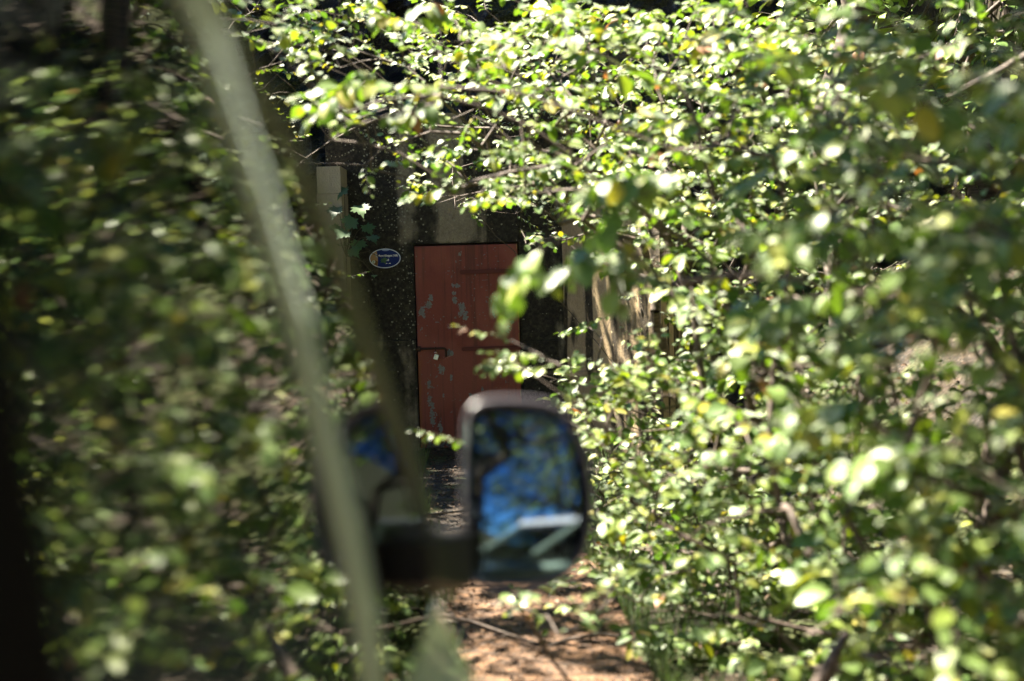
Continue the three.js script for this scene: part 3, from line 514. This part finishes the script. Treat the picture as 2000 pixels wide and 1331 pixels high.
// left side: shrubs between the van and the buttress
const leftRoots = [[-2.3, -9.2], [-2.9, -6.6], [-3.2, -4.2], [-3.9, -8.4]].map(([x, z]) => ({ root: [x, terrainY(x, z), z], twigs: [] }));
for (let k = 0; k < 520; k++) { const px = rr(-500, 640), py = rr(-60, 1331), d = rr(4.5, 10.5), p = at(px, py, d); if (p.y < 0.05 || (px > 560 && d < 8)) continue; giveTwig(p, V3(rr(-0.4, 1), rr(-0.2, 0.6), rr(-0.6, 0.8)), rr(0.22, 0.38), rr(0.04, 0.058), leftRoots); }
const whereL = ['beside the pale buttress', 'on the far side of the van', 'close to the nose of the van', 'on the slope beside the bunker'];
leftRoots.forEach((r, i) => plant({ ...r, name: 'leafy_shrub', label: 'dense green shrub ' + whereL[i], category: 'shrub', group: 'shrubs along the path', own: 40, variant: i % 4 }));
// small sharp shrubs on top of the wall and round its foot
const farRoots = [[0.2, -11.95, 2.9], [0.95, -12.0, 2.6], [-0.5, -12.15, 3.1], [1.7, -11.0, 0], [2.6, -11.4, 0], [3.6, -11.2, 0]].map(([x, z, y]) => ({ root: [x, y || terrainY(x, z), z], twigs: [] }));
for (let k = 0; k < 330; k++) { const px = rr(880, 1950), py = rr(20, 420) + (px > 1250 ? rr(0, 500) : 0), d = rr(10.2, 11.9), p = at(px, py, d); if ((px < 1000 && py < 170) || (px > 1060 && px < 1210 && py > 330)) continue; if (p.y < terrainY(p.x, p.z)) p.y = terrainY(p.x, p.z) + 0.1; giveTwig(p, V3(rr(-1, 1), rr(-0.7, 0.6), rr(-0.2, 1)), rr(0.14, 0.28), rr(0.028, 0.042), farRoots); }
const whereF = ['hanging over the top of the red door', 'spilling over the beige wing wall', 'rooted in the dark rock above the lintel', 'at the foot of the bank behind the wing wall', 'on the bank among brown litter', 'in the dark wood behind the shrubs'];
farRoots.forEach((r, i) => { if (r.twigs.length) plant({ ...r, name: 'small_shrub', label: 'small bright leaved bush ' + whereF[i], category: 'bush', group: 'small bushes round the bunker', own: 80, variant: i % 4, trunk: 0.12, twigR: 0.0018 }); });

// trees on the bank and overhead, mostly out of view, placed for shade and reflections
function tree(x, z, h, r, n, label, extra = {}) {
  const y = terrainY(x, z), twigs = [];
  for (let k = 0; k < n; k++) { const a = rnd() * 6.283, e = Math.acos(rr(-0.75, 1)), q = Math.pow(rnd(), 0.45), p = V3(x + (extra.dx || 0) + r * q * Math.sin(e) * Math.cos(a), y + h + r * 0.8 * q * Math.cos(e), z + (extra.dz || 0) + r * q * Math.sin(e) * Math.sin(a)); twigs.push({ p, dir: V3(p.x - x, rr(-0.4, 0.5) * r, p.z - z), len: rr(0.5, 0.9), size: extra.size || 0.11 }); }
  return plant({ root: [x, y, z], twigs, name: 'tree', label, category: 'tree', group: 'trees round the bunker', own: 0, trunk: h * 0.55, woodR: 0.0085, twigR: 0.006, minR: 0.006, perTwig: 14, variant: 1, crown: true });
}
tree(2.55, -9.7, 6.4, 2.4, 240, 'slender tree with a rough trunk on the littered bank', { dx: 0.9 });
tree(4.6, -9.0, 6.0, 2.8, 300, 'tree out of view at the head of the bank, darkening the right side');  // this and the next three: out of view, shading the right side
tree(4.6, -5.6, 6.0, 2.7, 320, 'broad tree out of view on the bank beside the van, shading the right side');
tree(3.4, -3.2, 6.0, 2.1, 310, 'leaning tree out of view, its crown placed to shade the right hand shrubs', { dx: -2.9, dz: -1.1, size: 0.14 });  // unseen crown set where its shadow falls on the right hand shrubs
tree(5.0, -2.0, 5.6, 2.6, 260, 'tree out of view on the bank level with the van, shading the right side');
tree(-4.6, -8.0, 5.5, 2.2, 170, 'tall tree out of view on the slope beside the pale buttress, shading the left side', {});  // this and the next: out of view, shading the left side
tree(-6.4, -3.5, 5.5, 2.3, 170, 'tall tree out of view beyond the nose of the van, shading the left side');
tree(-3.2, 9.5, 4.2, 2.6, 300, 'tree behind the parked car beside the track');  // trees behind are out of view and fill the mirror reflection
tree(3.6, 8.0, 3.6, 2.4, 300, 'tree behind the van at the foot of the bank');
tree(1.4, 16, 4.0, 3.4, 300, 'tree standing at the far end of the track');
tree(-1.4, 7.2, 4.4, 2.8, 420, 'loose tree out of view close behind the van, placed to fill the mirror');
tree(-3.6, 6.4, 1.5, 1.9, 200, 'bushy tree with low branches out of view behind the car, placed to fill the mirror');
tree(0.6, 8.6, 1.7, 2.0, 200, 'bushy tree out of view behind the van, placed to fill the mirror');
tree(3.2, -11.4, 9.0, 2.7, 260, 'tall tree on the hill above the wing wall, its unseen crown shading the shrubs', { dx: -1.0, size: 0.15 });  // crown out of view, shades the right hand shrubs
tree(5.3, -3.6, 2.3, 1.9, 260, 'bushy low tree out of view on the bank, darkening the van window reflections');  // low trees, mostly out of view, darken what the van windows reflect
tree(5.6, -9.6, 1.4, 1.7, 240, 'bushy low tree out of view at the top of the littered bank, darkening the window reflections');
tree(7.4, -7.4, 1.4, 1.9, 240, 'bushy low tree out of view high on the bank, darkening the window reflections');
tree(3.9, -10.6, 1.2, 1.4, 200, 'bushy low tree behind the wing wall');
tree(6.6, -1.2, 2.0, 1.9, 220, 'bushy low tree out of view on the bank behind the shrubs');
tree(-4.2, -13.2, 4.5, 2.3, 280, 'unseen tree on the hilltop above the pale buttress, placed to shade the path', { size: 0.14 });  // out of view, placed to shade the path near the door
tree(-6.5, 14, 5.0, 3.4, 260, 'tree beyond the parked car on the slope');

// maple sprig on the black wall
const maple = (() => { const s = new THREE.Shape(), P = [[0, 0], [0.10, 0.04], [0.34, -0.08], [0.30, 0.10], [0.52, 0.20], [0.40, 0.28], [0.62, 0.52], [0.44, 0.50], [0.42, 0.62], [0.24, 0.52], [0.20, 0.74], [0.10, 0.72], [0, 1.0]]; s.moveTo(0, 0); P.slice(1).forEach((p) => s.lineTo(...p)); P.slice(0, -1).reverse().forEach((p) => s.lineTo(-p[0], p[1]));
  const g = new THREE.ShapeGeometry(s), p = g.attributes.position; for (let i = 0; i < p.count; i++) p.setZ(i, 0.25 * Math.abs(p.getX(i)) - 0.22 * p.getY(i) ** 2); g.computeVertexNormals(); return g; })();
{
  const base = onZ(668, 640, ZW + 0.2), m = thing('maple_seedling', 'young maple with lobed leaves against the black wall', 'plant', [base.x, terrainY(base.x, ZW + 0.3), ZW + 0.3]);
  const o = m.position, mats = [leafMat([0.06, 0.15, 0.05]), leafMat([0.045, 0.12, 0.04]), leafMat([0.08, 0.17, 0.04])], z = ZW + 0.5;
  const tops = [[672, 366, 0.14], [660, 405, 0.15], [702, 402, 0.16], [690, 425, 0.15], [712, 440, 0.13], [700, 470, 0.14], [676, 452, 0.15], [722, 462, 0.12], [655, 470, 0.13], [684, 486, 0.12], [748, 505, 0.06], [731, 538, 0.05], [648, 440, 0.11]];
  const t = new Tubes(), knot = onZ(676, 500, z).sub(o), low = V3(0, -0.05, 0), mid = low.clone().lerp(knot, 0.5).add(V3(0.02, 0, 0.05));
  t.add([low, mid, knot], [0.008, 0.006, 0.005]);
  tops.forEach(([px, py, s], i) => { const tip = onZ(px, py, z + rr(-0.1, 0.1)).sub(o), mid2 = knot.clone().lerp(tip, 0.6).add(V3(0, 0.05, 0)); t.add([knot, mid2, tip], [0.004, 0.003, 0.002], 4);
    const l = part('leaf', maple, mats[i % 3], m), y = V3(rr(-0.6, 0.7), -0.45 + rr(-0.3, 0.3), rr(0.1, 0.6)).normalize(), n = V3(rr(-0.4, 0.4), 0.8, 0.7), x = y.clone().cross(n).normalize(); l.position.copy(tip); l.quaternion.setFromRotationMatrix(_m.makeBasis(x, y, x.clone().cross(y))); l.scale.setScalar(s); });
  part('stem', t.geo(), std([0.06, 0.05, 0.03], 0.8), m);
}
// bare branches
function branch(name, pts, r, label) {
  const w = pts.map(([px, py, d]) => at(px, py, d)), c = new THREE.CatmullRomCurve3(w), P = c.getPoints(24), o = thing(name, label, 'branch', P[0].toArray(), 'bare branches among the shrubs'), t = new Tubes();
  t.add(P.map((p) => p.clone().sub(P[0])), P.map((_, i) => r * (1 - 0.6 * i / 24) * rr(0.9, 1.1)), 7); part('wood', t.geo(), paleBark, o); return o;
}
const paleBark = bark;
branch('bare_branch', [[2060, 565, 4.2], [1900, 630, 4.3], [1800, 655, 4.35], [1715, 690, 4.4]], 0.018, 'pale bare branch reaching out of the shaded shrubs');
branch('bare_branch', [[1600, 1345, 3.4], [1625, 1290, 3.4], [1655, 1235, 3.45]], 0.028, 'stout broken pinkish branch rising from the undergrowth');
branch('bare_branch', [[1820, 1320, 3.6], [1855, 1290, 3.6], [1868, 1245, 3.6], [1840, 1215, 3.6]], 0.012, 'thin curved dead branch near the undergrowth');
branch('bare_branch', [[1400, 540, 5.2], [1440, 640, 5.2], [1490, 740, 5.1]], 0.016, 'brown upright branch between bright leaves');
branch('bare_branch', [[2040, 90, 5.2], [1930, 150, 5.3], [1850, 190, 5.4]], 0.02, 'grey branch crossing the dark wood');
branch('bare_branch', [[1730, 690, 4.5], [1745, 760, 4.5], [1765, 850, 4.6]], 0.013, 'thin brown branch hanging below the pale one');

// litter on the path and bank, grass along the path
{
  const n = 9000, im = shade(new THREE.InstancedMesh(leafGeo(0.6, 0.5, 0.25, 2), std([1, 1, 1], 0.8), n)); im.name = 'leaf_litter'; im.userData = { kind: 'stuff', label: 'dry brown leaf litter lying on the path and bank', category: 'litter' };
  for (let i = 0; i < n; i++) { const z = -11.3 + 9.5 * Math.pow(rnd(), 1.1), x = i % 3 ? pathX(z) + rr(-0.8, 0.8) : rr(0.8, 4.5), y = terrainY(x, z) + 0.014, s = i % 3 ? rr(0.012, 0.03) : rr(0.018, 0.045);
    _q.setFromEuler(new THREE.Euler(-Math.PI / 2 + rr(-0.5, 0.5), rr(-0.5, 0.5), rnd() * 6.28)); const e = _q; _m.compose(V3(x, y + 0.006, z), new THREE.Quaternion().setFromAxisAngle(V3(0, 1, 0), rnd() * 6.28).multiply(e), V3(s, s, s)); im.setMatrixAt(i, _m);
    const k = rnd(), b = rr(0.4, 1.2), c = k < 0.6 ? [0.07, 0.033, 0.014] : k < 0.88 ? [0.11, 0.058, 0.027] : k < 0.97 ? [0.04, 0.027, 0.016] : [0.18, 0.13, 0.095]; im.setColorAt(i, lin(c[0] * b, c[1] * b, c[2] * b)); }
  scene.add(im);
}
{
  const bl = new THREE.BufferGeometry(); bl.setAttribute('position', new THREE.Float32BufferAttribute([-0.02, 0, 0, 0.02, 0, 0, -0.015, 0.5, 0.05, 0.015, 0.5, 0.05, 0, 1, 0.25], 3)); bl.setAttribute('uv', new THREE.Float32BufferAttribute([0, 0, 1, 0, 0, 0.5, 1, 0.5, 0.5, 1], 2)); bl.setIndex([0, 1, 3, 0, 3, 2, 2, 3, 4]); bl.computeVertexNormals();
  const n = 14000, im = shade(new THREE.InstancedMesh(bl, phys([1, 1, 1], 0.9, { transmission: 0.35, thickness: 0, clearcoat: 0.5, clearcoatRoughness: 0.4 }), n)); im.name = 'grass'; im.userData = { kind: 'stuff', label: 'fresh green grass along the edge of the path', category: 'grass' };
  let i = 0; while (i < n) { const z = -11.2 + 9.5 * rnd(), sd = rnd() < 0.6 ? 1 : -1, off = 0.4 + 1.0 * Math.pow(rnd(), 1.6), x = pathX(z) + sd * off; if (fbm(x * 2.5, z * 2.5, 2, 151) < 0.45) continue; const s = rr(0.06, 0.22);
    _m.compose(V3(x, terrainY(x, z) - 0.005, z), _q.setFromEuler(new THREE.Euler(rr(-0.4, 0.4), rnd() * 6.28, rr(-0.4, 0.4))), V3(s * 0.6, s, s)); im.setMatrixAt(i, _m); const b = rr(0.6, 1.4); im.setColorAt(i, lin(0.075 * b, 0.13 * b, 0.025 * b)); i++; }
  scene.add(im);
}
console.log('leaves', leafTotal, 'of them meshes', leafMeshes);
renderer.render(scene, camera);
